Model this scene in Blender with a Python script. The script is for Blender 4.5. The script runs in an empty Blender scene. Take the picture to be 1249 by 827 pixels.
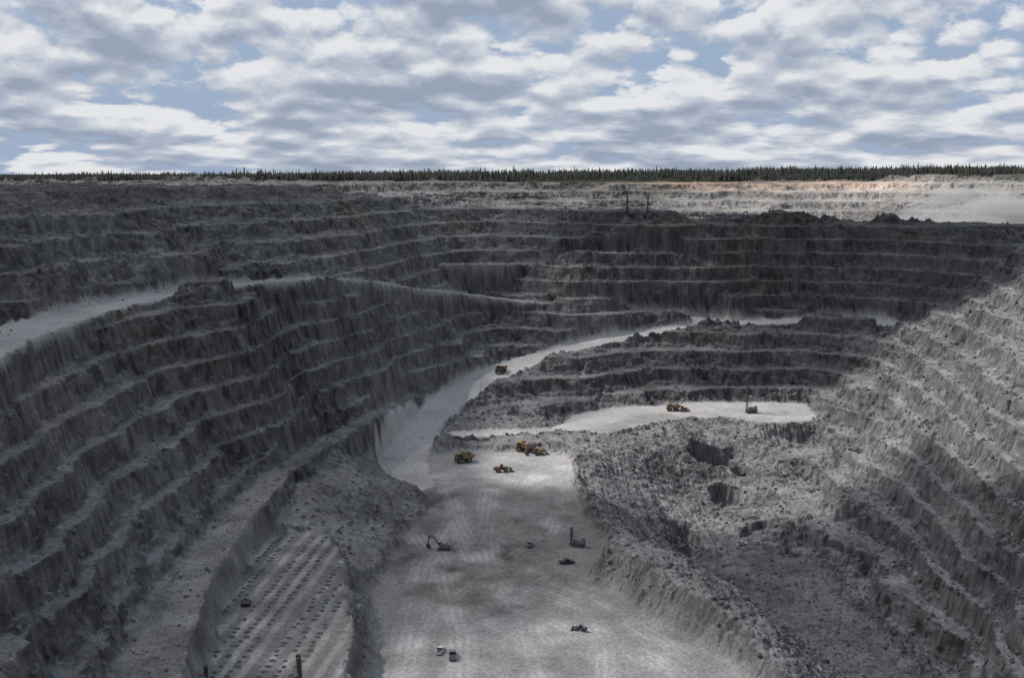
import bpy, bmesh, math, numpy as np, time
from mathutils import Vector, Matrix
T0=time.time()
rng=np.random.RandomState(7)
# ------------------------------------------------------------ camera model
F=1339.0; P=math.radians(8.56); CP,SP=math.cos(P),math.sin(P)
def W(u,v,z):
    r=(u-624.5)/F; up=-(v-413.5)/F
    dy=CP+up*SP; dz=-SP+up*CP
    t=z/dz
    return (r*t, dy*t, z)
# ------------------------------------------------------------ noise
TAB=[np.random.RandomState(100+i).rand(256,256).astype(np.float32)*2-1 for i in range(12)]
def vn(x,y,s=0):
    t=TAB[s%12]
    xi=np.floor(x).astype(np.int64); yi=np.floor(y).astype(np.int64)
    fx=(x-xi).astype(np.float32); fy=(y-yi).astype(np.float32)
    fx=fx*fx*(3-2*fx); fy=fy*fy*(3-2*fy)
    x0=xi&255; x1=(xi+1)&255; y0=yi&255; y1=(yi+1)&255
    a=t[x0,y0]; b=t[x1,y0]; c=t[x0,y1]; d=t[x1,y1]
    return a+(b-a)*fx+(c-a)*fy+(a-b-c+d)*fx*fy
def fbm(x,y,o=4,s=0,g=0.5):
    r=0; a=1; n=0
    for i in range(o):
        r=r+a*vn(x,y,s+i); n+=a; a*=g
        x,y=(1.62*x+1.2*y+17.3),(-1.2*x+1.62*y+5.1)
    return r/n*1.4
def ridge(x,y,o=3,s=0):
    r=0; a=1; n=0
    for i in range(o):
        r=r+a*(1-2*np.abs(vn(x,y,s+i))); n+=a; a*=.5
        x,y=(1.62*x+1.2*y+7.3),(-1.2*x+1.62*y+3.1)
    return r/n
def ss(a,b,x):
    t=np.clip((x-a)/(b-a),0,1); return t*t*(3-2*t)
# ------------------------------------------------------------ control points (survey points of the pit)
C=[]
def col(u,lst,w=1.,r=0.25):
    for v,z in lst: C.append(W(u,v,z)+(w,r))
def pts(lst,w=1.,r=0.3):
    for u,v,z in lst: C.append(W(u,v,z)+(w,r))
col(0,[(410,-60),(385,-58),(362,-52),(340,-44),(315,-36),(290,-29),(270,-23),(250,-17),(240,-14),(230,-12)])
col(0,[(428,-61),(500,-74),(600,-90),(700,-105),(827,-120)])
col(120,[(375,-60),(350,-53),(325,-46),(300,-37),(275,-27),(255,-20),(240,-15.5),(231,-13)])
col(120,[(390,-61),(450,-77),(520,-92),(600,-108),(700,-121),(800,-130)])
col(200,[(370,-62),(410,-73),(460,-88),(520,-102),(580,-114),(650,-126)])
col(300,[(345,-60),(325,-55),(300,-45),(280,-36),(262,-28),(245,-20),(235,-16)])
col(300,[(358,-61),(380,-68),(410,-78),(440,-88),(470,-98),(500,-107),(530,-116),(560,-125)])
col(450,[(500,-134),(470,-122),(440,-110),(410,-98),(380,-86),(350,-73),(325,-63),(300,-51),(280,-41),(260,-31),(243,-22),(235,-19)])
col(380,[(520,-130),(480,-116),(440,-102),(400,-88),(365,-72),(340,-62),(322,-56)])
col(525,[(465,-134),(440,-124),(410,-110)])
col(600,[(436,-135),(420,-126),(400,-116),(380,-106),(360,-96),(340,-85),(320,-73),(300,-61),(280,-49),(262,-37),(250,-32)])
col(700,[(414,-123),(395,-112),(370,-99),(340,-83),(310,-66),(285,-49),(266,-38),(257,-35)])
col(800,[(395,-115),(370,-101),(340,-83),(310,-64),(280,-45),(265,-37)])
col(950,[(386,-111),(360,-95),(330,-77),(300,-58),(272,-40),(268,-39)])
col(1100,[(386,-106),(360,-92),(330,-75),(300,-57),(272,-40)])
col(1249,[(340,-66),(325,-62),(310,-57),(297,-52),(288,-49)],1,.8)
col(1180,[(360,-88),(335,-74),(310,-60),(290,-48),(284,-46)],1,.6)
col(900,[(404,-115),(425,-126),(450,-138),(475,-150),(490,-156)])
col(700,[(439,-129),(460,-138),(480,-146),(495,-153)])
col(800,[(414,-121),(435,-131),(460,-143),(482,-152),(495,-156)])
col(1000,[(404,-115),(430,-128),(460,-142),(485,-154)])
pts([(640,460,-138),(600,490,-146),(640,490,-148)])
pts([(600,525,-151),(570,532,-150),(650,525,-151)],0)
pts([(180,800,-132),(215,720,-132),(270,645,-132),(330,580,-132),(400,535,-133),(455,506,-135)],0)
pts([(430,545,-143),(470,520,-144),(505,488,-143)],.6,.5)
pts([(600,560,-156),(660,580,-156),(560,600,-156),(620,640,-156),(560,680,-156),(640,700,-156),(520,720,-156),(600,760,-156),(700,760,-156),(520,827,-156),(620,827,-156),(760,827,-156),(860,827,-156),(510,650,-156)],0,0)
pts([(720,515,-156),(780,508,-156),(850,502,-156),(920,505,-156),(980,505,-156)],0,0)
pts([(340,670,-144),(390,680,-144),(330,740,-144),(400,740,-144),(300,800,-144),(400,827,-144),(360,780,-144)],0,0)
# mound
pts([(350,575,-135),(420,562,-138),(480,585,-150),(530,600,-155),(460,600,-145),(400,600,-138),(350,620,-140),(450,640,-151),(400,640,-143),(430,690,-152),(440,600,-142),(490,640,-155)],0,.4)
# ridge left of deep pit
pts([(700,560,-153),(725,610,-152),(742,650,-150),(760,661,-145),(800,672,-143),(850,710,-143),(900,760,-144),(960,815,-146),(1010,870,-150)],0,1.)
pts([(800,545,-160),(760,560,-162),(760,610,-168),(780,590,-172),(800,620,-176),(740,535,-157),(840,525,-158),(820,570,-171),(790,650,-172),(812,642,-174)],.0,.8)
pts([(838,655,-190),(870,530,-158),(862,542,-162),(872,566,-176),(858,585,-177),(875,608,-186),(880,630,-188),(930,640,-184),(920,540,-163),(930,580,-176)],.30,.85)
pts([(850,680,-189),(920,690,-188),(950,760,-190),(1000,800,-191),(900,740,-189),(1080,827,-191)],.4,.6)
# right wall
pts([(985,488,-156),(1000,520,-160),(990,560,-172),(980,600,-180),(985,660,-186),(1010,700,-187),(1090,765,-188),(1170,827,-189)],.8,.6)
pts([(1060,415,-118),(1120,397,-106),(1180,377,-90),(1249,352,-70),(1100,450,-125),(1100,520,-145),(1100,600,-163),(1100,680,-178),(1180,450,-110),(1180,550,-135),(1180,650,-155),(1180,750,-174),(1249,450,-98),(1249,550,-122),(1249,650,-141),(1249,750,-158),(1249,827,-171),(1050,480,-140),(1050,560,-160),(1050,640,-176)],.92,.7)
for p in [(0,0,-3),(0,25,-22),(0,70,-68),(0,150,-135),(0,200,-154),(60,200,-156),(90,240,-160),(-60,150,-128),(-120,100,-85),(-200,150,-50),(-250,0,-4),(-260,260,-40),(120,100,-100),(150,200,-150),(200,200,-130),(250,300,-110),(250,0,-4),(330,250,-60),(330,400,-62),(400,600,-45),(-300,400,-20),(-420,700,-12),(-60,40,-36),(60,40,-36),(350,750,-46),(420,850,-42),(120,310,-185),(0,-60,-2),(200,-80,-2),(-200,-80,-2),(450,200,-8),(-400,200,-6),
          (230,810,-105)]:
    C.append(p+(1.,.4))
# behind the dark wall: upper plateau, second cut and its pale far wall
for p in [(60,960,-36),(200,950,-40),(300,960,-42),(420,980,-46),(120,1060,-42),(250,1060,-50),(400,1060,-58),(520,1060,-62),(60,1150,-42),(200,1180,-50),(350,1160,-56),(520,1120,-62),
          (-100,1100,-26),(-40,1250,-30),(60,1300,-41),(200,1300,-44),(350,1270,-50),(500,1230,-56),(620,1180,-60),
          (0,1400,-20),(120,1420,-19),(260,1400,-18),(400,1370,-16),(520,1320,-14),(640,1270,-14),
          (-80,1400,-15),(100,1500,-12),(300,1480,-8),(450,1440,-6),(600,1390,-4),(720,1330,-3),
          (-400,1000,-11),(-250,1050,-13),(-300,1250,-10),(-500,1300,-10),(-150,1350,-14),(-600,1000,-9),(800,1000,-20),(800,700,-20),(700,1600,-3),(-700,1600,-11),(0,1600,-8),(-700,500,-6),(700,300,-5)]:
    C.append(p+((.6,.35) if p[0]>-60 else (.85,.15)))
C=np.array(C,dtype=np.float64)
# ------------------------------------------------------------ multiquadric fit on coarse grid
S=100.0; cc=0.14
X=C[:,:2]/S
D=np.sqrt(((X[:,None]-X[None])**2).sum(-1)+cc*cc)
n=len(C); A=np.zeros((n+3,n+3)); A[:n,:n]=D - np.eye(n)*0.02; A[:n,n]=1; A[:n,n+1:]=X; A[n,:n]=1; A[n+1:,:n]=X.T
rhs=np.zeros(n+3); rhs[:n]=C[:,2]
sol=np.linalg.solve(A,rhs)
GX0,GY0,GS=-950.,-150.,5.0
gx=np.arange(GX0,950,GS); gy=np.arange(GY0,1850,GS)
GXX,GYY=np.meshgrid(gx,gy,indexing='ij')
q=np.stack([GXX.ravel(),GYY.ravel()],1)/S
base=np.zeros(len(q)); tw=np.zeros(len(q)); rb=np.zeros(len(q))
for i in range(0,len(q),20000):
    qq=q[i:i+20000]; d2=((qq[:,None]-X[None])**2).sum(-1)
    base[i:i+20000]=np.sqrt(d2+cc*cc)@sol[:n]+sol[n]+qq@sol[n+1:]
    w=1/(d2+0.01)**2; w/=w.sum(1,keepdims=True)
    tw[i:i+20000]=w@C[:,3]; rb[i:i+20000]=w@C[:,4]
sh=GXX.shape
base=base.reshape(sh); tw=tw.reshape(sh); rb=rb.reshape(sh)
def samp(G,x,y):
    fx=np.clip((x-GX0)/GS,0,sh[0]-1.001); fy=np.clip((y-GY0)/GS,0,sh[1]-1.001)
    xi=fx.astype(np.int64); yi=fy.astype(np.int64); fx=fx-xi; fy=fy-yi
    return G[xi,yi]*(1-fx)*(1-fy)+G[xi+1,yi]*fx*(1-fy)+G[xi,yi+1]*(1-fx)*fy+G[xi+1,yi+1]*fx*fy
def plateau(x,y):
    return -7+np.clip(x,-900,900)/1000*7
# ------------------------------------------------------------ roads & flats
def line(l): return [W(u,v,z)+(h,) for u,v,z,h in l]
ROADS=[
 line([(500,590,-156,12),(488,562,-155.5,12),(512,525,-151,12),(546,490,-145.5,12),(590,463,-139.5,12),(642,440,-133,12),(700,424,-127,12),(760,412,-122,11),(820,402,-118,11),(900,394,-114,11),(1000,392,-112,11),(1065,394,-112,12),(1110,402,-113,12)]),
 line([(-90,455,-60,14),(0,413,-60,13),(60,393,-60,12),(130,373,-60,10),(220,357,-60,8),(300,346,-60,7),(345,342,-61,6),(385,340,-62.5,5)]),
 line([(165,900,-132,10),(175,827,-132,10),(190,780,-132,9),(220,720,-132,8),(275,645,-132,6.5),(335,580,-132,5.5),(400,537,-133,4.5),(455,508,-135,3.5),(505,482,-140,3)]),
 line([(385,340,-62.5,4),(430,342,-67,4),(470,346,-74,4),(500,352,-80,4),(560,358,-92,4),(640,368,-99,4.5),(720,376,-105,4.5),(800,384,-110,5),(880,391,-113.5,6)]),
 line([(545,322,-70,4),(640,322,-74,4),(740,324,-75,4),(860,326,-75,4)]),
 line([(565,530,-150,7),(610,528,-151,7),(680,526,-155,7),(740,512,-156,8)]),
]
def poly(l,z): return (np.array([W(u,v,z)[:2] for u,v in l]),z)
FLOOR=poly([(468,575),(540,553),(660,553),(692,562),(698,600),(715,640),(735,668),(712,702),(780,750),(850,792),(905,835),(960,900),(440,900),(465,827),(462,760),(455,720),(480,690),(500,655),(530,622),(515,600)],-156)
RFLOOR=poly([(672,526),(700,508),(740,500),(800,496),(850,492),(980,492),(990,512),(930,514),(880,509),(840,508),(800,516),(740,528)],-156)
DRILL=poly([(335,655),(400,656),(415,700),(415,760),(425,900),(235,900),(262,800),(303,690)],-144)
LOW=poly([(850,690),(920,680),(985,690),(1040,760),(1140,850),(1100,900),(960,800),(880,730)],-189)
HOLES=[(W(868,552,-166),19,10,11,.3),(W(884,596,-180),12,9,9,0.),(W(836,648,-184),10,20,8,-.3),(W(905,570,-172),8,6,6,0.),(W(930,640,-184),12,6,5,.4)]
def seg_d(x,y,pl):
    best=np.full(x.shape,1e9); zz=np.zeros(x.shape); hw=np.ones(x.shape)
    sd=np.zeros(x.shape)
    for a,b in zip(pl[:-1],pl[1:]):
        dx,dy=b[0]-a[0],b[1]-a[1]; L=dx*dx+dy*dy
        t=np.clip(((x-a[0])*dx+(y-a[1])*dy)/L,0,1)
        ex=x-a[0]-t*dx; ey=y-a[1]-t*dy
        d=np.hypot(ex,ey); m=d<best
        best=np.where(m,d,best); zz=np.where(m,a[2]+t*(b[2]-a[2]),zz); hw=np.where(m,a[3]+t*(b[3]-a[3]),hw)
        sd=np.where(m,np.sign(ex*dy-ey*dx)*d,sd)
    return best,zz,hw,sd
def pdist(x,y,pg):
    ins=np.zeros(x.shape,bool); best=np.full(x.shape,1e9)
    n=len(pg)
    for i in range(n):
        a=pg[i]; b=pg[(i+1)%n]
        dx,dy=b-a; L=dx*dx+dy*dy
        t=np.clip(((x-a[0])*dx+(y-a[1])*dy)/L,0,1)
        best=np.minimum(best,np.hypot(x-a[0]-t*dx,y-a[1]-t*dy))
        c=((a[1]>y)!=(b[1]>y)); ins^=c&(x<(b[0]-a[0])*(y-a[1])/((b[1]-a[1]) if b[1]!=a[1] else 1e-9)+a[0])
    return np.where(ins,best,-best)
HB=10.6
def H(x,y):
    x=np.asarray(x,float); y=np.asarray(y,float)
    r=np.hypot(x,y)
    B=samp(base,x,y); tm=ss(.1,.85,samp(tw,x,y)); rub=samp(rb,x,y)
    outer=np.maximum(ss(1520,1750,r),np.maximum(ss(700,880,np.abs(x)),ss(-80,-140,y)))
    pl=plateau(x,y)+0.8*fbm(x/120,y/120,3,3)
    n1=fbm(x/55,y/55,3,1); n2=fbm(x/21,y/21,4,4); n3=ridge(x/8,y/8,3,6); n4=vn(x/1.7,y/1.7,8); n5=fbm(x/3.3,y/3.3,2,10)
    B2=B+2.3*n1+2.4*n2+1.3*n3+.35*n4+.55*n5+1.0
    k=np.floor(B2/HB); fr=B2/HB-k
    kk=k.astype(np.int64)
    fl=.18*vn(x/38+kk*7.3,y/38+kk*3.1,2)+.08*vn(x/9+kk*3.3,y/9,5)
    fr2=np.clip(fr+fl*np.sin(fr*3.14159),0,1)
    prof=np.interp(fr2,[0,.26,.50,.78,1.0],[0.0,0.03,.29,.975,1.0])
    Zt=HB*(k+prof)
    face=ss(.25,.4,fr2)*(1-ss(.74,.82,fr2))
    v1=np.abs(vn(x/2.9,y/2.9,7)); v2=np.abs(vn(x/1.3,y/1.3,9)); v3=np.abs(vn(x/6.1+9,y/6.1,3))
    rough=(fbm(x/12,y/12,3,5)*1.3+v3*1.0+v1*1.0+v2*.8)
    Zs=B+1.2*n2+.8*n3
    Z=Zs+(Zt-Zs)*tm
    # joints: blocks breaking out of the faces (depends on height as well as position)
    Z=Z+face*tm*(1.5*vn(x/6+y/9,Z/3.0,1)+1.1*vn(y/3.2-x/5,Z/1.6,4))
    spill=ss(.45,.9,vn(x/16,y/16,1)+.3*v1)*(1-face)*tm*(v1*1.6+v2*1.2)
    Z=Z+rub*rough*(.95-.45*tm)+ (1-rub)*.2*n4*tm+spill
    for c,rx_,ry_,dp,an in HOLES:
        m=np.hypot(x-c[0],y-c[1])<40
        if m.any():
            ca_,sa_=math.cos(an),math.sin(an); xx=(x[m]-c[0])*ca_+(y[m]-c[1])*sa_; yy=-(x[m]-c[0])*sa_+(y[m]-c[1])*ca_
            e=np.sqrt((xx/rx_)**2+(yy/ry_)**2)+.40*n2[m]+.2*n3[m]
            Z[m]=Z[m]-dp*(1-ss(.55,1.05,e))
    fm=np.zeros(x.shape); dr=np.zeros(x.shape); lo=np.zeros(x.shape)
    wob=fbm(x/14,y/14,3,2)*3
    edge=np.zeros(x.shape)
    for pg,wd in ((FLOOR,9),(RFLOOR,15),(DRILL,6),(LOW,18)):
        lo_=pg[0].min(0)-30; hi=pg[0].max(0)+30
        m=(x>lo_[0])&(x<hi[0])&(y>lo_[1])&(y<hi[1])
        if not m.any(): continue
        d=pdist(x[m],y[m],pg[0])+wob[m]
        w=ss(-wd,0,d)
        zf=pg[1]+.35*fbm(x[m]/25,y[m]/25,3,4)+.10*vn(x[m]/1.2,y[m]/1.2,3)+.3*np.abs(fbm(x[m]/6,y[m]/6,3,6))*ss(.0,.6,fbm(x[m]/30,y[m]/30,2,8))
        if pg is LOW: zf=zf+1.5*fbm(x[m]/30,y[m]/30,3,1)+.5*rough[m]*.8; w=w*.9
        Z[m]=Z[m]+(zf-Z[m])*w
        edge[m]=np.maximum(edge[m],4*w*(1-w))
        if pg is LOW: lo[m]=w
        elif pg is RFLOOR: fm[m]=np.maximum(fm[m],ss(.85,1,w))
        else: fm[m]=np.maximum(fm[m],w)
        if pg is DRILL: dr[m]=w
    rm=np.zeros(x.shape); rsd=np.zeros(x.shape)
    for j,pl_ in enumerate(ROADS):
        a=np.array(pl_); lo_=a[:,:2].min(0)-30; hi=a[:,:2].max(0)+30
        m=(x>lo_[0])&(x<hi[0])&(y>lo_[1])&(y<hi[1])
        if not m.any(): continue
        d,zz,hw,sd=seg_d(x[m],y[m],pl_)
        d=d+wob[m]*.5+.6*n3[m]
        w=1-ss(hw,hw+4.5,d)
        berm=.9*np.exp(-((d-hw-.5)/1.0)**2)*(.6+.4*vn(x[m]/2,y[m]/2,3))
        if j==2: berm=berm+1.2*v1[m]*ss(.3,.9,vn(x[m]/9,y[m]/9,6)+.2)*w
        Z[m]=Z[m]+(zz-Z[m])*w+berm*(1-fm[m])
        edge[m]=np.maximum(edge[m]*(1-w*.8),4*w*(1-w)*(1-fm[m]))
        up=w>rm[m]
        w2=ss(.5,1,w)*(1,.85,.12,.7,.4,.8)[j]
        rm[m]=np.maximum(rm[m],w2)
        s=rsd[m]; s[up]=sd[up]; rsd[m]=s
    Z=Z+edge*(v1*1.8+v2*1.0+1.5*n3*.8-.5+1.0*vn(x/5+y/7,Z/2.2,2))
    Z=Z*(1-outer)+pl*outer
    return Z,dict(tm=tm*(1-fm)*(1-outer),rub=rub*(1-fm)*(1-rm)*(1-outer),fm=fm,dr=dr,lo=lo,rm=rm,rsd=rsd,face=face*tm*(1-outer),outer=outer,B=B)
# ------------------------------------------------------------ terrain mesh (one sheet, out to the horizon)
core=np.arange(-27.5,27.5001,0.06)
side=27.5+np.cumsum(np.linspace(.08,2.2,130)); side=side[side<179]
ang=np.radians(np.concatenate([-side[::-1],core,side]))
rs=[3.]
while rs[-1]<210: rs.append(rs[-1]+max(1.2,3.0*(1-rs[-1]/250)))
while rs[-1]<1650: rs.append(rs[-1]+max(.58,rs[-1]*.0012))
while rs[-1]<42000: rs.append(rs[-1]*1.09)
rs=np.array(rs)
R,TH=np.meshgrid(rs,ang,indexing='ij')
XX=R*np.sin(TH); YY=R*np.cos(TH)
Z,M=H(XX.ravel(),YY.ravel())
ZZ=Z.reshape(R.shape)
nr,na=R.shape
print("terrain verts",nr*na,time.time()-T0)
dr_=np.gradient(ZZ,rs,axis=0); da=np.gradient(ZZ,ang,axis=1)/R
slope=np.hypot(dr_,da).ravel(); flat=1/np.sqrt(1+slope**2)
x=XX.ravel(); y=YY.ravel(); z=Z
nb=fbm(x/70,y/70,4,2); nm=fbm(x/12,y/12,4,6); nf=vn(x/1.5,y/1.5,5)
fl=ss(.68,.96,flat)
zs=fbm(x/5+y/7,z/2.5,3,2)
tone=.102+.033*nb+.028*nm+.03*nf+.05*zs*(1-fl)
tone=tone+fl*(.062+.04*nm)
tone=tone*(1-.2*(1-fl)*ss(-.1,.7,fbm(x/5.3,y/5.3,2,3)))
tone=tone+M['rub']*.03*(1+nf)
wallshade=ss(780,830,y)*ss(40,110,x)*(1-ss(960,1000,y))  # far wall's shade painted in as a darker tone
tone=tone*(1-.34*wallshade)
rwlit=ss(100,160,x)*(1-ss(720,760,y))  # right wall tone lifted a little to paint in its sunlight
tone=tone*(1+.05*rwlit)
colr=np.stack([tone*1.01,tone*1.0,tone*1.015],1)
br=ss(.2,.9,fbm(x/40+5,y/40,4,8))*ss(-135,-50,z)*.6
colr=colr*(1-br[:,None])+colr*np.array([1.28,1.12,.88])[None]*br[:,None]
def mixc(c,w,v): 
    w=w[:,None]; return c*(1-w)+v*w
tk=np.zeros(len(x))
TR=[[(480,560),(500,640),(540,700),(560,780),(560,900)],[(540,590),(560,640),(590,690),(640,740),(660,827),(670,900)],[(600,600),(590,660),(600,720),(700,770),(800,800),(900,880)],
    [(690,600),(670,650),(600,700),(520,760),(490,850)],[(560,620),(520,690),(500,780),(480,880)],[(640,720),(720,750),(740,800),(735,880)],[(480,590),(560,575),(640,590),(690,570)],[(560,690),(640,700),(720,730),(850,810)],[(600,760),(640,780),(760,790),(840,840)]]
fmm=M['fm']>0.01
xs,ys=x[fmm],y[fmm]; acc=np.zeros(len(xs))
for i,t in enumerate(TR):
    pl_=[W(u,v,-156)+(4,) for u,v in t]
    d,_,_,sd=seg_d(xs,ys,pl_); d=d+4.0*fbm(xs/18,ys/18,4,i)
    acc=np.maximum(acc,(1-ss(1.5,7,d))*(.75+.25*np.cos(sd*2.2)))
tk[fmm]=acc
ft=.185+.05*nb+.045*nm+.125*tk*(.7+.7*nm)+.02*nf
ft=ft-.07*ss(.05,.6,fbm(x/22,y/22,4,9))
litfl=ss(515,560,y)+.6*(1-ss(340,410,y)); ft=ft+.17*litfl  # sunlit far and near ends of the floor painted lighter
stp=.5+.5*np.cos((x*.96-(y-400)*.10)*1.15+.8*fbm(x/10,y/25,3,4))
ft=np.where(M['dr']>.3,.20+.14*ss(.35,.9,stp)*(.6+.5*nb+.5*nm)+.02*nf+.05*nm,ft)
colr=mixc(colr,M['fm'],np.stack([ft*1.02,ft*1.0,ft*.985],1))
rt=.40+.015*np.cos(M['rsd']*1.9)+.05*nm+.06*nb+.02*nf
colr=mixc(colr,M['rm']*.95,np.stack([rt*1.02,rt*1.0,rt*.985],1))
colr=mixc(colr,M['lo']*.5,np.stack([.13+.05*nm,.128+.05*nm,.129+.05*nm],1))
pw=ss(1130,1230,y+80*nb)*ss(-120,0,x+60*nm)*(1-M['outer'])
pt=.13+.06*nm+.03*nf-.04*(1-fl)+.17*ss(100,560,x+120*nb)+.05*nb+.05*fbm(x/40,z/4,3,2)
pc=np.stack([pt*1.06,pt*1.02,pt*.97],1)
colr=mixc(colr,pw*.9,pc)
topband=pw*ss(-24,-14,z+4*nm)*ss(-.2,.3,nb+.15)*ss(100,180,x)*(1-ss(420,560,x))
colr=mixc(colr,topband*.8,np.stack([pt*1.75+.05,pt*1.35+.035,pt*1.1+.02],1))
ob=ss(-24,-12,z)*(1-ss(0,120,x))*(1-pw)
ot=.13+.06*nm+.03*nb
colr=mixc(colr,ob*.6,np.stack([ot*1.06,ot*1.0,ot*.95],1))
fo=np.maximum(ss(1440,1520,np.hypot(x,y)+30*nb),M['outer'])
colr=mixc(colr,fo,np.stack([.035+.01*nm,.04+.01*nm,.03+.006*nm],1))
colr=np.clip(colr,.02,.6).astype(np.float32)
def grid_mesh(name,co,nr,na):
    me=bpy.data.meshes.new(name)
    me.vertices.add(nr*na); me.vertices.foreach_set('co',co.astype(np.float32).ravel())
    i=np.arange((nr-1)*(na-1)); a=(i//(na-1))*na+i%(na-1)
    q=np.stack([a,a+na,a+na+1,a+1],1)[:,::-1].astype(np.int32)
    nq=len(q)
    me.loops.add(nq*4); me.loops.foreach_set('vertex_index',q.ravel())
    me.polygons.add(nq); me.polygons.foreach_set('loop_start',np.arange(nq,dtype=np.int32)*4)
    try: me.polygons.foreach_set('loop_total',np.full(nq,4,np.int32))
    except Exception: pass
    me.update(calc_edges=True)
    return me
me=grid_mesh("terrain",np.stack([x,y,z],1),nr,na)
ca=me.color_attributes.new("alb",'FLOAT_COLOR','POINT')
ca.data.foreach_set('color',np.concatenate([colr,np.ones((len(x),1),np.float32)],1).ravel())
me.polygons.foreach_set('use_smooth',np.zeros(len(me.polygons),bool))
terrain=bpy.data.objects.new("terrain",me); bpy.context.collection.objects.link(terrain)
print("mesh built",time.time()-T0)
# ------------------------------------------------------------ materials
def new_mat(name,c=(.2,.2,.2),rough=.8,metal=0,nscale=2.,namt=.35):
    m=bpy.data.materials.new(name); m.use_nodes=True; nt=m.node_tree; b=nt.nodes['Principled BSDF']
    b.inputs['Roughness'].default_value=rough; b.inputs['Metallic'].default_value=metal
    b.inputs['Specular IOR Level'].default_value=.25
    tc=nt.nodes.new('ShaderNodeTexCoord'); nz=nt.nodes.new('ShaderNodeTexNoise'); nz.inputs['Scale'].default_value=nscale; nz.inputs['Detail'].default_value=4
    nt.links.new(tc.outputs['Object'],nz.inputs['Vector'])
    mp=nt.nodes.new('ShaderNodeMapRange'); mp.inputs['From Min'].default_value=.3; mp.inputs['From Max'].default_value=.7
    mp.inputs['To Min'].default_value=1-namt; mp.inputs['To Max'].default_value=1+namt*.4
    nt.links.new(nz.outputs['Fac'],mp.inputs['Value'])
    mx=nt.nodes.new('ShaderNodeVectorMath'); mx.operation='SCALE'; mx.inputs[0].default_value=c
    nt.links.new(mp.outputs['Result'],mx.inputs['Scale']); nt.links.new(mx.outputs['Vector'],b.inputs['Base Color'])
    return m
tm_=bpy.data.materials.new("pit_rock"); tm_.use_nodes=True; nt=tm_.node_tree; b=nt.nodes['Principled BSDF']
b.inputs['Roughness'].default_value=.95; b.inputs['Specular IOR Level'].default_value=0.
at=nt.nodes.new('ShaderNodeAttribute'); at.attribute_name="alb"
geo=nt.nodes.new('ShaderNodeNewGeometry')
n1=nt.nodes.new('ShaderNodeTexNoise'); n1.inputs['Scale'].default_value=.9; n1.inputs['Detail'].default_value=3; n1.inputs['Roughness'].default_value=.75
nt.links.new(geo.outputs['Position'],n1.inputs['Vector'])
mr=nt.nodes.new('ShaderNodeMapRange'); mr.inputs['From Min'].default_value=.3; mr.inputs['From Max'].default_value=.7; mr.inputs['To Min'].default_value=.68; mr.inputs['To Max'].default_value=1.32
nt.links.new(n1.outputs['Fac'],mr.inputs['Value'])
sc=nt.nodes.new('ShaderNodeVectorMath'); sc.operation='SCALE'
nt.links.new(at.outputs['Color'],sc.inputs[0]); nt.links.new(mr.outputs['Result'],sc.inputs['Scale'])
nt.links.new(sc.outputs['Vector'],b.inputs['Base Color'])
bp=nt.nodes.new('ShaderNodeBump'); bp.inputs['Strength'].default_value=.6; bp.inputs['Distance'].default_value=.6
nt.links.new(n1.outputs['Fac'],bp.inputs['Height']); nt.links.new(bp.outputs['Normal'],b.inputs['Normal'])
me.materials.append(tm_)
# ------------------------------------------------------------ spruce forest on the horizon (one mass)
def tri_mesh(name,V,Fc,mat):
    m=bpy.data.meshes.new(name); m.vertices.add(len(V)); m.vertices.foreach_set('co',np.asarray(V,np.float32).ravel())
    k=Fc.shape[1]
    m.loops.add(Fc.size); m.loops.foreach_set('vertex_index',Fc.astype(np.int32).ravel())
    m.polygons.add(len(Fc)); m.polygons.foreach_set('loop_start',np.arange(len(Fc),dtype=np.int32)*k)
    try: m.polygons.foreach_set('loop_total',np.full(len(Fc),k,np.int32))
    except Exception: pass
    m.update(calc_edges=True); m.validate()
    m.materials.append(mat); o=bpy.data.objects.new(name,m); bpy.context.collection.objects.link(o); return o
NT=24000
th=np.radians(rng.uniform(-38,38,NT)); rr=1500+rng.rand(NT)**1.5*800
tx=rr*np.sin(th); ty=rr*np.cos(th)
ok=(fbm(tx/90,ty/90,3,3)>-.35)|(rr>1800); tx,ty=tx[ok],ty[ok]
tz,_=H(tx,ty)
hh=rng.uniform(8,13,len(tx))*(1+.3*fbm(tx/60,ty/60,2,6)); hh*=np.where(rng.rand(len(tx))<.04,1.3,1); ww=hh*rng.uniform(.12,.19,len(tx))
nseg=5; layers=[(.05,.45,1.0),(.3,.7,.78),(.52,.88,.55),(.72,1.0,.33)]
Vs=[];Fs=[];off=0
n=len(tx); a5=np.arange(nseg)*2*np.pi/nseg
for z0,z1,w in layers:
    ph=rng.rand(n,1)*6.28; rad=ww[:,None]*w*rng.uniform(.6,1.25,(n,nseg))
    ring=np.stack([tx[:,None]+rad*np.cos(a5+ph),ty[:,None]+rad*np.sin(a5+ph),tz[:,None]+hh[:,None]*(z0+rng.uniform(-.03,.03,(n,nseg)))],-1)
    top=np.stack([tx,ty,tz+hh*z1],-1)[:,None]
    V=np.concatenate([ring,top],1).reshape(-1,3)
    idx=(np.arange(n)*(nseg+1))[:,None,None]
    f=np.array([[i,(i+1)%nseg,nseg] for i in range(nseg)])[None]
    Fs.append((idx+f).reshape(-1,3)+off); Vs.append(V); off+=len(V)
a3=np.arange(3)*2.094
bt=np.stack([tx[:,None]+.14*np.cos(a3),ty[:,None]+.14*np.sin(a3),np.repeat(tz[:,None]-.3,3,1)],-1); tp=np.stack([tx,ty,tz+hh*.6],-1)[:,None]
V=np.concatenate([bt,tp],1).reshape(-1,3); Fs.append(((np.arange(n)*4)[:,None,None]+np.array([[0,1,3],[1,2,3],[2,0,3]])[None]).reshape(-1,3)+off); Vs.append(V)
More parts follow.
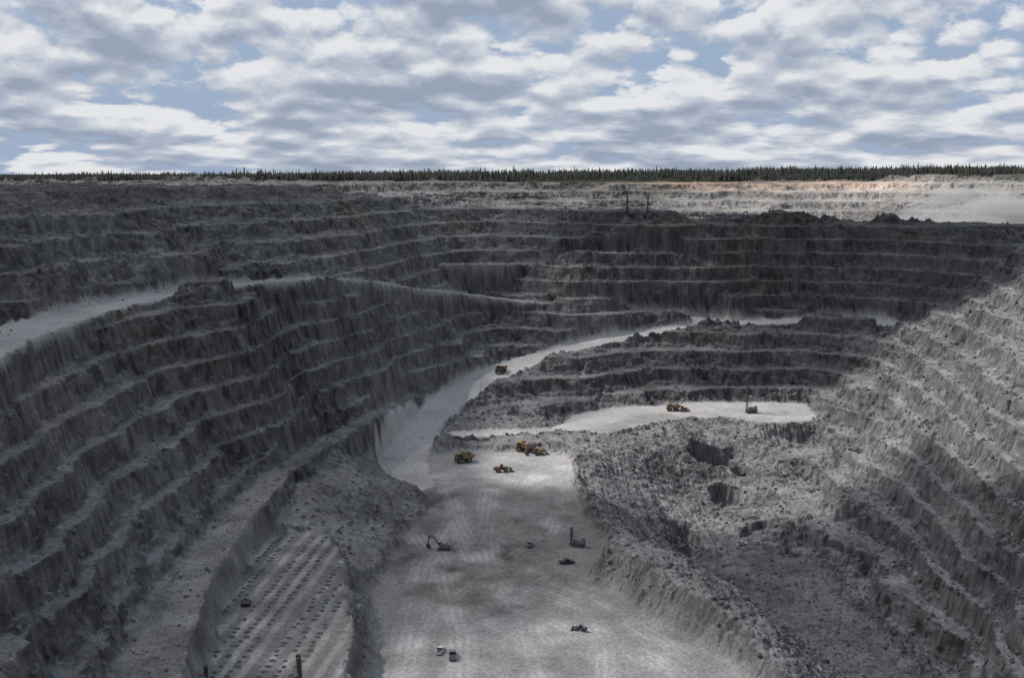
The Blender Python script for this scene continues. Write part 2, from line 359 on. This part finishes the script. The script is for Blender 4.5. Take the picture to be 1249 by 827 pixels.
spruce=new_mat("spruce_needles",(.045,.05,.042),.9,0,.05,.5)
tri_mesh("spruce_forest",np.concatenate(Vs),np.concatenate(Fs),spruce)
# ------------------------------------------------------------ loose rocks
t_=(1+5**.5)/2
iv=np.array([(-1,t_,0),(1,t_,0),(-1,-t_,0),(1,-t_,0),(0,-1,t_),(0,1,t_),(0,-1,-t_),(0,1,-t_),(t_,0,-1),(t_,0,1),(-t_,0,-1),(-t_,0,1)])/1.9
ifc=np.array([(0,11,5),(0,5,1),(0,1,7),(0,7,10),(0,10,11),(1,5,9),(5,11,4),(11,10,2),(10,7,6),(7,1,8),(3,9,4),(3,4,2),(3,2,6),(3,6,8),(3,8,9),(4,9,5),(2,4,11),(6,2,10),(8,6,7),(9,8,1)])
cand=32000
th=np.radians(rng.uniform(-27,27,cand*3)); rr=np.sqrt(rng.uniform(250**2,900**2,cand*3))
rx=rr*np.sin(th); ry=rr*np.cos(th); rz,MM=H(rx,ry)
pr=(.12+.9*MM['rub']**1.3)*(1-MM['fm'])*(1-MM['rm']*.97)*(1-.6*MM['lo'])
k=rng.rand(len(rx))<pr*.75; rx,ry,rz=rx[k][:cand],ry[k][:cand],rz[k][:cand]; n=len(rx); print("rocks",n)
sz=.3+.5*rng.rand(n)**7*2.2
sc3=sz[:,None]*rng.uniform(.6,1.2,(n,3))
V=iv[None]*rng.uniform(.7,1.25,(n,12,1))*sc3[:,None]
ph=rng.rand(n)*6.28; c,s=np.cos(ph)[:,None],np.sin(ph)[:,None]
V=np.stack([V[...,0]*c-V[...,1]*s+rx[:,None],V[...,0]*s+V[...,1]*c+ry[:,None],V[...,2]+rz[:,None]+.1*sz[:,None]],-1).reshape(-1,3)
tri_mesh("rubble_rocks",V,((np.arange(n)*12)[:,None,None]+ifc[None]).reshape(-1,3),new_mat("broken_rock",(.15,.149,.15),.95,0,.4,.5))
# ------------------------------------------------------------ drill cuttings on the blast pattern
Cc=[]
for i in range(16):
    for j in range(60):
        px=-118+i*4.6+rng.uniform(-.5,.5); py=262+j*3.4+rng.uniform(-.6,.6)
        px+= (py-400)*.10
        if i%4==3: continue
        Cc.append((px,py))
Cc=np.array(Cc); zc,MM=H(Cc[:,0],Cc[:,1]); k=(MM['dr']>.95)&(rng.rand(len(Cc))<.88); Cc=Cc[k]; zc=zc[k]; n=len(Cc)
a8=np.arange(8)*np.pi/4
rad=rng.uniform(.9,1.4,(n,8))*rng.uniform(.65,1.25,(n,1))
o8=np.stack([Cc[:,:1]+rad*np.cos(a8),Cc[:,1:]+rad*np.sin(a8),np.repeat(zc[:,None]-.05,8,1)],-1)
i8=np.stack([Cc[:,:1]+.35*np.cos(a8),Cc[:,1:]+.35*np.sin(a8),zc[:,None]+rng.uniform(.25,.45,(n,8))],-1)
h8=np.stack([Cc[:,:1]+.12*np.cos(a8),Cc[:,1:]+.12*np.sin(a8),np.repeat(zc[:,None]+.06,8,1)],-1)
V=np.concatenate([o8,i8,h8],1).reshape(-1,3)
f=[]
for i in range(8):
    j=(i+1)%8; f+=[(i,j,8+j),(i,8+j,8+i),(8+i,8+j,16+j),(8+i,16+j,16+i)]
f+=[(16,16+i,16+i+1) for i in range(1,7)]
tri_mesh("drill_cuttings",V,((np.arange(n)*24)[:,None,None]+np.array(f)[None]).reshape(-1,3),new_mat("cuttings_powder",(.105,.104,.103),.95,0,.5,.4))
# ------------------------------------------------------------ vehicles
YEL=new_mat("dusty_yellow_paint",(.27,.19,.12),.8,0,.6,.5)
ORG=new_mat("dusty_orange_paint",(.30,.16,.10),.8,0,.6,.4)
RUB=new_mat("tyre_rubber",(.06,.06,.062),.9,0,2,.3)
STL=new_mat("dark_steel",(.08,.08,.085),.7,.2,2,.3)
GLS=new_mat("cab_glass",(.03,.04,.05),.2,0,1,.1)
WHT=new_mat("white_paint",(.6,.6,.6),.5,0,1,.2)
GRY=new_mat("grey_paint",(.2,.2,.21),.7,0,1,.3)
ROK=new_mat("ore_load",(.22,.22,.23),.95,0,1,.5)
WOD=new_mat("pole_wood",(.16,.12,.09),.9,0,2,.3)
RED=new_mat("red_paint",(.3,.05,.04),.6,0,1,.2)
class MB:
    def __init__(s): s.v=[];s.f=[];s.m=[];s.mats=[]
    def mi(s,m):
        if m not in s.mats: s.mats.append(m)
        return s.mats.index(m)
    def add(s,vs,fs,m):
        o=len(s.v); s.v+=[tuple(p) for p in vs]; k=s.mi(m)
        for f in fs: s.f.append([i+o for i in f]); s.m.append(k)
    def box(s,c,d,m,top=(1,1),sh=(0,0)):
        x,y,z=c; a,b,h=d[0]/2,d[1]/2,d[2]/2; t=top
        vs=[(x-a,y-b,z-h),(x+a,y-b,z-h),(x+a,y+b,z-h),(x-a,y+b,z-h)]+[(x+sh[0]+sx*a*t[0],y+sh[1]+sy*b*t[1],z+h) for sx,sy in((-1,-1),(1,-1),(1,1),(-1,1))]
        s.add(vs,[(3,2,1,0),(4,5,6,7),(0,1,5,4),(1,2,6,5),(2,3,7,6),(3,0,4,7)],m)
    def prism(s,pr,y0,y1,m):
        n=len(pr); vs=[(a,y0,b) for a,b in pr]+[(a,y1,b) for a,b in pr]
        s.add(vs,[list(range(n)),list(range(2*n-1,n-1,-1))]+[(i,i+n,(i+1)%n+n,(i+1)%n) for i in range(n)],m)
    def cyl(s,p,q,r,m,n=12,r2=None):
        p=Vector(p);q=Vector(q);d=(q-p).normalized(); a=d.orthogonal().normalized(); b=d.cross(a); r2=r if r2 is None else r2
        vs=[p+(a*math.cos(i*6.2832/n)+b*math.sin(i*6.2832/n))*r for i in range(n)]+[q+(a*math.cos(i*6.2832/n)+b*math.sin(i*6.2832/n))*r2 for i in range(n)]
        s.add(vs,[list(range(n-1,-1,-1)),list(range(n,2*n))]+[(i,(i+1)%n,(i+1)%n+n,i+n) for i in range(n)],m)
    def beam(s,p,q,w,m): s.cyl(p,q,w,m,4)
    def wheel(s,x,y,r,w,hub):
        s.cyl((x,y-w/2,r),(x,y+w/2,r),r,RUB,18); s.cyl((x,y-w/2-.05,r),(x,y+w/2+.05,r),r*.48,hub,12)
    def track(s,x0,x1,y,w,h,m=None):
        r=h/2; pr=[(x0+r+r*math.cos(a),r+r*math.sin(a)) for a in np.linspace(math.pi/2,3*math.pi/2,7)]+[(x1-r+r*math.cos(a),r+r*math.sin(a)) for a in np.linspace(-math.pi/2,math.pi/2,7)]
        s.prism(pr,y-w/2,y+w/2,m or STL)
        for i in range(5):
            xx=x0+r+(x1-x0-2*r)*i/4; s.cyl((xx,y-w/2-.06,r*.9),(xx,y+w/2+.06,r*.9),r*.5,GRY,10)
    def done(s,name,u,v,zg,rot,scale=1.):
        m=bpy.data.meshes.new(name); m.from_pydata(s.v,[],s.f); m.validate()
        for k in s.mats: m.materials.append(k)
        for p,k in zip(m.polygons,s.m): p.material_index=k
        o=bpy.data.objects.new(name,m); bpy.context.collection.objects.link(o)
        # march along the sight line to the first ground hit
        dx,dy,dz=W(u,v,-100.); t=np.linspace(.3,min(14.,1400/dy),4000)
        hz=H(dx*t,dy*t)[0]; hit=np.where(hz>=-100*t)[0]
        i=hit[0] if len(hit) else int(np.argmin(np.abs(hz+100*t)))
        xx,yy=dx*t[i],dy*t[i]
        px,py=np.array([xx,xx+2,xx-2,xx,xx]),np.array([yy,yy,yy,yy+2,yy-2])
        zh=float(np.median(H(px,py)[0]))
        if abs(zh-zg)>3: print(name,u,v,"->",round(xx),round(yy),round(zh,1),"wanted z",zg)
        o.location=(xx,yy,zh); o.rotation_euler=(0,0,math.radians(rot)); o.scale=(scale,)*3
        return o
def haul_truck(u,v,z,rot,load=True,s=1.):
    b=MB()
    for y in(-2.75,2.75): b.wheel(3.6,y,1.75,1.2,YEL)
    for y in(-2.95,-1.65,1.65,2.95): b.wheel(-2.4,y,1.75,1.15,YEL)
    b.box((.3,0,2.1),(10,2.0,.9),STL); b.cyl((-2.4,-3,1.75),(-2.4,3,1.75),.5,STL); b.cyl((3.6,-2.6,1.75),(3.6,2.6,1.75),.4,STL)
    b.box((5.0,0,2.7),(2.2,2.6,2.3),YEL,(.9,.95)); b.box((6.13,0,2.6),(.08,2.1,1.7),STL)
    b.box((4.5,0,3.95),(3.0,6.6,.2),YEL); b.box((5.6,0,1.3),(1.0,5.6,.5),YEL)
    b.box((4.4,1.7,4.85),(2.0,1.9,1.7),YEL,(.9,.9)); b.box((5.36,1.7,5.0),(.1,1.6,.9),GLS); b.box((4.4,2.66,5.0),(1.5,.1,.9),GLS)
    b.box((4.3,-1.9,4.5),(1.6,1.8,.9),GRY)
    for y in(-3.2,3.2): b.beam((5.95,y,4.0),(5.95,y,5.0),.06,YEL)
    b.beam((5.95,-3.2,5.0),(5.95,.6,5.0),.06,YEL)
    b.beam((6.1,2.4,.9),(6.1,1.2,3.9),.1,GRY); b.beam((6.1,2.9,.9),(6.1,1.7,3.9),.1,GRY)
    side=[(-6.4,4.6),(-4.4,2.5),(1.5,3.3),(2.3,6.1),(-5.9,5.5)]
    b.prism(side,-3.45,-3.2,YEL); b.prism(side,3.2,3.45,YEL)
    b.prism([(-6.4,4.6),(-4.4,2.5),(1.5,3.3),(1.5,3.55),(-4.3,2.8),(-6.3,4.85)],-3.2,3.2,YEL)
    b.prism([(1.5,3.3),(1.8,3.3),(2.6,6.1),(2.3,6.1)],-3.2,3.2,YEL)
    b.prism([(2.3,6.0),(5.9,6.4),(5.9,6.62),(2.3,6.3)],-3.3,3.3,YEL)
    for i in range(5):
        for y0,y1 in((-3.6,-3.45),(3.45,3.6)): b.prism([(-4+i*1.3,2.6+i*.17),(-3.75+i*1.3,2.63+i*.17),(-3.6+i*1.3,5.55+i*.1),(-3.85+i*1.3,5.5+i*.1)],y0,y1,YEL)
    if load:
        g=9; vs=[];fs=[]
        for i in range(g):
            for j in range(g):
                a=i/(g-1);c=j/(g-1); hx=-5.4+a*7.4; hy=-3.1+c*6.2
                vs.append((hx,hy,4.9+1.9*math.sin(a*3.14)*math.sin(c*3.14)+rng.uniform(-.2,.2)))
        for i in range(g-1):
            for j in range(g-1): fs.append((i*g+j,(i+1)*g+j,(i+1)*g+j+1,i*g+j+1))
        b.add(vs,fs,ROK)
    return b.done("haul_truck",u,v,z,rot,s)
def excavator(u,v,z,rot,s=1.,paint=None):
    b=MB(); Y=paint or YEL
    b.track(-3.4,3.4,-2.2,1.0,1.5); b.track(-3.4,3.4,2.2,1.0,1.5); b.box((0,0,1.1),(3,3.6,.8),STL); b.cyl((0,0,1.4),(0,0,1.9),1.4,STL,16)
    b.box((-1.0,0,3.0),(6.4,4.6,2.2),Y,(.97,.97)); b.box((-4.5,0,2.9),(1.2,4.6,1.9),GRY,(.8,1)); b.box((-2,0,4.2),(3.4,3.2,.4),Y)
    b.cyl((-2.6,1.1,4.3),(-2.6,1.1,5.2),.2,STL)
    b.box((1.7,1.5,4.1),(2.0,1.5,2.3),Y,(.85,.95)); b.box((2.68,1.5,4.3),(.1,1.2,1.5),GLS); b.box((1.7,2.28,4.4),(1.4,.08,1.2),GLS)
    b.prism([(1.8,2.6),(2.6,2.3),(6.2,6.9),(8.8,7.4),(8.9,8.0),(5.7,7.8)],-.6,.4,Y)
    b.prism([(8.2,8.5),(9.4,8.2),(9.9,3.4),(9.3,3.2)],-.45,.3,Y)
    b.cyl((3.2,-.1,3),(5.9,-.1,6.6),.22,STL,8); b.cyl((6.2,-.1,8.0),(8.4,-.1,8.7),.2,STL,8)
    b.prism([(9.3,3.6),(10.2,3.3),(10.5,1.6),(9.4,.7),(8.1,1.0),(8.0,1.9),(9.0,2.2)],-1.4,1.2,STL)
    for y in(-1.3,-.7,-.1,.5,1.1): b.prism([(8.1,1.0),(8.1,1.35),(7.5,1.3)],y-.1,y+.1,STL)
    return b.done("excavator",u,v,z,rot,s)
def wheel_loader(u,v,z,rot,s=1.,paint=None):
    b=MB(); Y=paint or YEL
    for x in(-2.4,2.2):
        for y in(-1.7,1.7): b.wheel(x,y,1.25,.9,Y)
    b.box((-2.6,0,2.5),(3.6,2.4,1.6),Y,(.9,.9)); b.box((-4.5,0,2.2),(.5,2.8,1.4),STL); b.box((0,0,1.7),(3.2,1.2,.8),STL)
    b.box((-.2,0,3.5),(1.8,2.0,2.0),GLS,(.85,.9)); b.box((-.2,0,4.6),(2.1,2.2,.22),Y)
    b.box((2.2,0,1.9),(1.8,1.6,1.3),Y)
    for y in(-.8,.8): b.prism([(2.0,2.9),(2.4,2.5),(5.2,1.1),(5.3,1.6),(3.4,2.8)],y-.15,y+.15,Y)
    b.prism([(4.9,.2),(6.9,.15),(5.6,.5),(5.4,1.4),(6.1,2.2),(5.0,2.0)],-2.1,2.1,STL)
    b.cyl((-3,.5,3.3),(-3,.5,4.1),.12,STL,8)
    return b.done("wheel_loader",u,v,z,rot,s)
def bulldozer(u,v,z,rot,s=1.):
    b=MB(); b.track(-2.6,2.6,-1.5,.8,1.6); b.track(-2.6,2.6,1.5,.8,1.6)
    b.box((1.2,0,2.0),(2.8,1.6,1.5),YEL,(.95,.85)); b.box((-1.4,0,1.7),(2.4,2.2,1.1),YEL); b.box((-1.2,0,3.1),(1.7,1.7,1.7),GLS,(.85,.85)); b.box((-1.2,0,4.05),(2.0,2.0,.2),YEL)
    b.prism([(3.4,.2),(3.9,.1),(3.7,.9),(3.8,1.9),(3.5,2.0),(3.3,1.0)],-2.4,2.4,YEL)
    for y in(-2.0,2.0): b.beam((-.5,y,1.0),(3.4,y,.7),.18,YEL)
    b.prism([(-2.8,1.6),(-3.8,1.5),(-3.9,.2),(-3.6,.2),(-3.4,1.2),(-2.8,1.2)],-.25,.25,STL); b.cyl((1.5,.3,2.7),(1.5,.3,3.6),.12,STL,8)
    return b.done("bulldozer",u,v,z,rot,s)
def drill_rig(u,v,z,rot,mast=15.,s=1.,paint=None,tilt=0.):
    b=MB(); Y=paint or GRY
    b.track(-3.2,2.6,-1.8,.9,1.4); b.track(-3.2,2.6,1.8,.9,1.4); b.box((-.2,0,1.6),(7.6,3.6,.5),STL)
    b.box((-1.6,0,2.9),(4.6,3.2,2.0),Y,(.97,.95)); b.box((1.7,1.2,3.0),(1.5,1.3,2.3),Y,(.9,.9)); b.box((2.47,1.2,3.2),(.08,1.0,1.2),GLS); b.box((-3.2,0,4.1),(1.2,2.0,.5),STL)
    x0,x1,w=2.5,3.5,.55
    pt=lambda xx,yy,zz:(xx-tilt*zz,yy,zz)
    for xx in(x0,x1):
        for yy in(-w-.3,w-.3): b.beam(pt(xx,yy,.6),pt(xx,yy,mast),.15,Y if paint else STL)
    nn=int(mast/1.4)
    for i in range(nn):
        za=1+i*(mast-1)/nn; zb=1+(i+1)*(mast-1)/nn
        b.beam(pt(x0,-w-.3,za),pt(x1,-w-.3,zb),.07,STL); b.beam(pt(x0,w-.3,zb),pt(x1,w-.3,za),.07,STL); b.beam(pt(x0,-w-.3,za),pt(x0,w-.3,zb),.07,STL); b.beam(pt(x1,-w-.3,zb),pt(x1,w-.3,za),.07,STL)
    b.box(pt(3.0,-.3,mast),(1.4,1.5,.5),STL); b.cyl(pt(3.0,-.3,.2),pt(3.0,-.3,mast*.9),.16,STL,8); b.box(pt(3.0,-.3,mast*.6),(.8,.8,1.2),RED)
    b.beam((-.5,-.3,3.8),pt(2.5,-.3,mast*.5),.12,STL)
    for xx in(-3.6,3.4):
        for yy in(-1.5,1.5): b.cyl((xx,yy,0),(xx,yy,1.6),.16,STL,8)
    return b.done("drill_rig",u,v,z,rot,s)
def pickup(u,v,z,rot,paint=None,s=1.):
    b=MB(); c=paint or WHT
    for x in(-1.7,1.7):
        for y in(-.85,.85): b.wheel(x,y,.42,.28,GRY)
    b.prism([(-2.8,.5),(2.75,.5),(2.8,1.05),(1.3,1.2),(-.6,1.2),(-2.8,1.2)],-.95,.95,c)
    b.prism([(-.75,1.2),(1.35,1.2),(.7,1.85),(-.6,1.85)],-.85,.85,GLS); b.prism([(-.6,1.83),(.72,1.83),(.62,1.93),(-.55,1.93)],-.82,.82,c)
    b.box((-1.8,0,1.22),(1.8,1.6,.06),STL)
    b.beam((-.9,.7,1.2),(-.9,.7,3.6),.04,RED); b.box((-.9,.7,3.6),(.4,.05,.3),RED)
    b.box((2.82,0,.6),(.12,1.8,.25),STL)
    return b.done("pickup_truck",u,v,z,rot,s)
haul_truck(566,564,-156,205,False,.85)
haul_truck(641,551,-156,160,True,.85)
excavator(657,555,-156,200,.8)
haul_truck(611,455,-138,250,False,.85)
wheel_loader(612,576,-156,15,.9,ORG)
haul_truck(821,501,-156,190,True,.75)
bulldozer(834,502,-156,10,.9)
haul_truck(672,365,-99,200,False,.7)
drill_rig(916,504,-156,200,24,1.)
excavator(541,671,-156,170,.7,GRY)
drill_rig(704,667,-156,160,9,.85,GRY)
pickup(646,667,-156,80,GRY)
pickup(691,688,-156,10,STL,1.1)
wheel_loader(708,770,-156,160,.5,GRY)
pickup(537,797,-156,80); pickup(552,803,-156,95,GRY,1.2)
pickup(905,665,-186,20)
drill_rig(300,738,-144,100,3.5,.7,GRY)
drill_rig(362,842,-144,80,12,.8,None,.12)
drill_rig(247,839,-144,80,7,.7)
drill_rig(769,262,-37,190,20,1.); drill_rig(786,262,-37,20,18,1.)
excavator(900,270,-38,20,1.,GRY)
for u,v in((130,358),(200,352),(52,366),(250,346)):
    b=MB(); b.cyl((0,0,-.5),(0,0,9),.16,WOD,8,.11); b.beam((-1.1,0,8.3),(1.1,0,8.3),.08,WOD)
    for xx in(-1,0,1): b.cyl((xx,0,8.35),(xx,0,8.65),.07,GRY,6)
    b.done("utility_pole",u,v,-58,20)
print("objects",time.time()-T0)
# ------------------------------------------------------------ sun
sv=Vector((-.62,.18,.76)).normalized()
sun=bpy.data.lights.new("sun",'SUN'); sun.energy=4.4; sun.angle=math.radians(.6); sun.color=(1,.95,.89)
so=bpy.data.objects.new("sun",sun); so.rotation_euler=sv.to_track_quat('Z','Y').to_euler(); so.location=(-300,100,300); bpy.context.collection.objects.link(so)
# ------------------------------------------------------------ unseen deck added, shaped to shade the pit: one cloud of varying thickness
ZC=1000.
def toc(p): k=(ZC-p[2])/sv.z; return (p[0]+sv.x*k,p[1]+sv.y*k)
def cp(l): return np.array([toc(W(u,v,z)) for u,v,z in l])
LIT=[
 (cp([(480,575,-156),(540,530,-152),(620,505,-150),(700,492,-156),(990,486,-156),(1040,425,-125),(1110,392,-104),(1180,372,-88),(1262,340,-66),(1275,500,-105),(1275,690,-146),(1210,655,-152),(1160,640,-158),(1110,598,-160),(1065,588,-164),(1030,615,-172),(1000,650,-184),(930,640,-184),(860,630,-185),(780,620,-175),(700,600,-156),(560,600,-156)]),.03),
 (cp([(440,900,-156),(470,740,-156),(560,690,-156),(700,680,-156),(800,680,-146),(940,790,-150),(960,900,-156)]),.45),
 (cp([(470,720,-156),(500,600,-156),(700,600,-156),(760,680,-150)]),.68),
 (cp([(255,720,-144),(420,700,-144),(430,900,-156),(200,900,-144)]),.58),
 (cp([(460,580,-156),(500,500,-148),(590,445,-138),(700,405,-128),(900,380,-114),(900,405,-114),(700,440,-130),(620,480,-146),(540,535,-152)]),.45),
 (cp([(-120,520,-70),(-80,200,-10),(300,200,-12),(560,250,-40),(420,400,-90),(200,420,-75)]),.78),
]
cx0,cy0=toc((-520,60,-100)); cx1,cy1=toc((520,1060,-60))
cs=8.0
gx=np.arange(cx0,cx1,cs); gy=np.arange(cy0,cy1,cs)
GX,GY=np.meshgrid(gx,gy,indexing='ij')
cov=np.full(GX.shape,.95)
wx=GX+16*fbm(GX/60,GY/60,4,2); wy=GY+16*fbm(GX/60+9,GY/60,4,3)
for pg,val in LIT[::-1]:
    d=pdist(wx,wy,pg); cov=cov+(val-cov)*ss(-6,8,d)
edge=np.minimum(np.minimum(GX-cx0,cx1-GX),np.minimum(GY-cy0,cy1-GY))+40*fbm(GX/90,GY/90,3,5)
cov=np.clip(cov+.05*fbm(GX/90,GY/90,3,6)*(cov>.1),0,.975)*ss(5,60,edge)
opa=1-np.sqrt(1-cov)
thick=4+70*cov*(.6+.6*np.abs(fbm(GX/50,GY/50,4,7)))
cna,cnb=GX.shape; nv=cna*cnb
bot=np.stack([GX,GY,ZC+4*fbm(GX/40,GY/40,3,1)],-1).reshape(-1,3); top=np.stack([GX,GY,ZC+thick+4],-1).reshape(-1,3)
i=np.arange((cna-1)*(cnb-1)); a=(i//(cnb-1))*cnb+i%(cnb-1)
qd=np.stack([a,a+cnb,a+cnb+1,a+1],1)
of=opa.ravel(); qk=of[qd].max(1)>.012; qd=qd[qk]
Fq=np.concatenate([qd[:,::-1],qd+nv])
cm=bpy.data.materials.new("shade_cloud_sheet"); cm.use_nodes=True; nt=cm.node_tree; nt.nodes.clear()
o=nt.nodes.new('ShaderNodeOutputMaterial'); mx=nt.nodes.new('ShaderNodeMixShader'); d1=nt.nodes.new('ShaderNodeBsdfDiffuse'); d2=nt.nodes.new('ShaderNodeBsdfTranslucent')
d1.inputs['Color'].default_value=(.9,.9,.92,1); d2.inputs['Color'].default_value=(.9,.9,.92,1); mx.inputs[0].default_value=.55
nt.links.new(d1.outputs[0],mx.inputs[1]); nt.links.new(d2.outputs[0],mx.inputs[2])
tr=nt.nodes.new('ShaderNodeBsdfTransparent'); m2=nt.nodes.new('ShaderNodeMixShader'); at=nt.nodes.new('ShaderNodeAttribute'); at.attribute_name="shade_opacity"
nt.links.new(at.outputs['Fac'],m2.inputs[0]); nt.links.new(tr.outputs[0],m2.inputs[1]); nt.links.new(mx.outputs[0],m2.inputs[2]); nt.links.new(m2.outputs[0],o.inputs[0])
co_=tri_mesh("shade_cloud",np.concatenate([bot,top]),Fq,cm)
fa=co_.data.attributes.new("shade_opacity",'FLOAT','POINT'); fa.data.foreach_set('value',np.concatenate([of,of]).astype(np.float32))
print("shade_cloud",len(Fq),time.time()-T0)
# ------------------------------------------------------------ dust blowing off the far haul road (thin volumes)
dm=bpy.data.materials.new("dust"); dm.use_nodes=True; nt=dm.node_tree; nt.nodes.clear()
out=nt.nodes.new('ShaderNodeOutputMaterial'); v=nt.nodes.new('ShaderNodeVolumeScatter'); v.inputs['Color'].default_value=(.99,.985,.975,1); v.inputs['Density'].default_value=.026
nt.links.new(v.outputs[0],out.inputs['Volume'])
bm=bmesh.new(); bmesh.ops.create_icosphere(bm,subdivisions=4,radius=1); sv_=np.array([v.co[:] for v in bm.verts]); sf=np.array([[v.index for v in f.verts] for f in bm.faces]); bm.free()
VV=[];FF=[];oo=0
for k,(uu,vv_,yy,sx,sy,sz_) in enumerate([(1165,272,1130,55,30,13),(1215,262,1150,70,34,18),(1128,266,1120,26,20,10),(1195,250,1160,60,30,17)]):
    c=W(uu,vv_,-50); sc_=yy/c[1]; cen=np.array(c)*sc_
    l=1+.45*fbm(sv_[:,0]*1.7+3+k,sv_[:,1]*1.5+sv_[:,2]*1.9,4,2+k)
    VV.append(sv_*l[:,None]*np.array([sx,sy,sz_])+cen); FF.append(sf+oo); oo+=len(sv_)
tri_mesh("dust_plume",np.concatenate(VV),np.concatenate(FF),dm)
# ------------------------------------------------------------ world
w=bpy.data.worlds.new("World"); bpy.context.scene.world=w; w.use_nodes=True; nt=w.node_tree; nt.nodes.clear()
N=nt.nodes.new; L=nt.links.new
out=N('ShaderNodeOutputWorld'); sky=N('ShaderNodeTexSky'); sky.sky_type='NISHITA'; sky.sun_disc=False
sky.sun_elevation=math.asin(sv.z); sky.sun_rotation=math.atan2(sv.x,sv.y)%(2*math.pi); sky.altitude=300; sky.dust_density=.3; sky.air_density=1.0; sky.ozone_density=2.
def math_(op,a,b=None,c=None,clamp=False):
    m=N('ShaderNodeMath'); m.operation=op; m.use_clamp=clamp
    for i,v in enumerate((a,b,c)):
        if v is None: continue
        if isinstance(v,(int,float)): m.inputs[i].default_value=v
        else: L(v,m.inputs[i])
    return m.outputs[0]
bg1=N('ShaderNodeBackground'); bg1.inputs['Strength'].default_value=.10; L(sky.outputs[0],bg1.inputs['Color'])
tc=N('ShaderNodeTexCoord'); sp=N('ShaderNodeSeparateXYZ'); L(tc.outputs['Generated'],sp.inputs[0])
bgh=N('ShaderNodeBackground'); bgh.inputs['Color'].default_value=(.33,.42,.58,1); bgh.inputs['Strength'].default_value=1.
veil=N('ShaderNodeMapRange'); veil.interpolation_type='SMOOTHSTEP'; L(sp.outputs[2],veil.inputs['Value']); veil.inputs['From Min'].default_value=.0; veil.inputs['From Max'].default_value=.6; veil.inputs['To Min'].default_value=.97; veil.inputs['To Max'].default_value=.2
mx0=N('ShaderNodeMixShader'); L(veil.outputs[0],mx0.inputs[0]); L(bg1.outputs[0],mx0.inputs[1]); L(bgh.outputs[0],mx0.inputs[2])
zc_=math_('MAXIMUM',sp.outputs[2],0.)
hyp=math_('SQRT',math_('ADD',math_('ADD',math_('MULTIPLY',sp.outputs[0],sp.outputs[0]),math_('MULTIPLY',sp.outputs[1],sp.outputs[1])),.02))
ax=math_('MULTIPLY',math_('DIVIDE',sp.outputs[0],hyp),9.5); ay=math_('MULTIPLY',math_('DIVIDE',sp.outputs[1],hyp),9.5)
def coord(shift):
    vv=math_('MULTIPLY',math_('LOGARITHM',math_('ADD',zc_,.045+shift),math.e),3.0)
    cb=N('ShaderNodeCombineXYZ'); L(ax,cb.inputs[0]); L(ay,cb.inputs[1]); L(vv,cb.inputs[2])
    return cb.outputs[0]
def cloudn(shift,lo=False):
    c=coord(shift)
    n=N('ShaderNodeTexNoise'); n.inputs['Scale'].default_value=1.0; n.inputs['Detail'].default_value=2 if lo else 8; n.inputs['Roughness'].default_value=.60
    L(c,n.inputs['Vector'])
    if lo: return n.outputs['Fac']
    v=N('ShaderNodeTexVoronoi'); v.feature='F1'; v.inputs['Scale'].default_value=2.8
    # wobble the cell lookup so billows are irregular
    wb=N('ShaderNodeVectorMath'); wb.operation='MULTIPLY_ADD'; L(n.outputs['Color'],wb.inputs[0]); wb.inputs[1].default_value=(.7,.7,.7); L(c,wb.inputs[2])
    L(wb.outputs[0],v.inputs['Vector'])
    return math_('MULTIPLY_ADD',math_('SUBTRACT',.45,v.outputs['Distance']),.24,n.outputs['Fac'])
a=cloudn(0); bsh=cloudn(.008); big=cloudn(.016,True)
mr=N('ShaderNodeMapRange'); mr.interpolation_type='SMOOTHSTEP'; L(a,mr.inputs['Value']); mr.inputs['From Min'].default_value=.35; mr.inputs['From Max'].default_value=.45
lt=math_('SUBTRACT',a,bsh)
l2=math_('MULTIPLY_ADD',lt,2.6,.60)
l3=math_('SUBTRACT',l2,math_('MULTIPLY',math_('SUBTRACT',big,.5),2.2),None,True)
cr=N('ShaderNodeValToRGB'); L(l3,cr.inputs['Fac'])
cr.color_ramp.elements[0].position=.1; cr.color_ramp.elements[0].color=(.31,.36,.46,1)
cr.color_ramp.elements[1].position=1.; cr.color_ramp.elements[1].color=(.80,.81,.83,1)
e=cr.color_ramp.elements.new(.5); e.color=(.46,.51,.60,1)
bg2=N('ShaderNodeBackground'); L(cr.outputs[0],bg2.inputs['Color']); bg2.inputs['Strength'].default_value=1.
mx=N('ShaderNodeMixShader'); L(math_('MULTIPLY',mr.outputs[0],.94),mx.inputs[0]); L(mx0.outputs[0],mx.inputs[1]); L(bg2.outputs[0],mx.inputs[2]); L(mx.outputs[0],out.inputs[0])
# ------------------------------------------------------------ camera
cam=bpy.data.cameras.new("camera"); cam.sensor_width=36; cam.lens=36*F/1249; cam.clip_start=.5; cam.clip_end=60000
co=bpy.data.objects.new("camera",cam); co.location=(0,0,0); co.rotation_euler=(math.pi/2-P,0,0); bpy.context.collection.objects.link(co); bpy.context.scene.camera=co
sc=bpy.context.scene; sc.view_settings.view_transform='Standard'; sc.view_settings.look='None'; sc.view_settings.exposure=0
print("done",time.time()-T0)
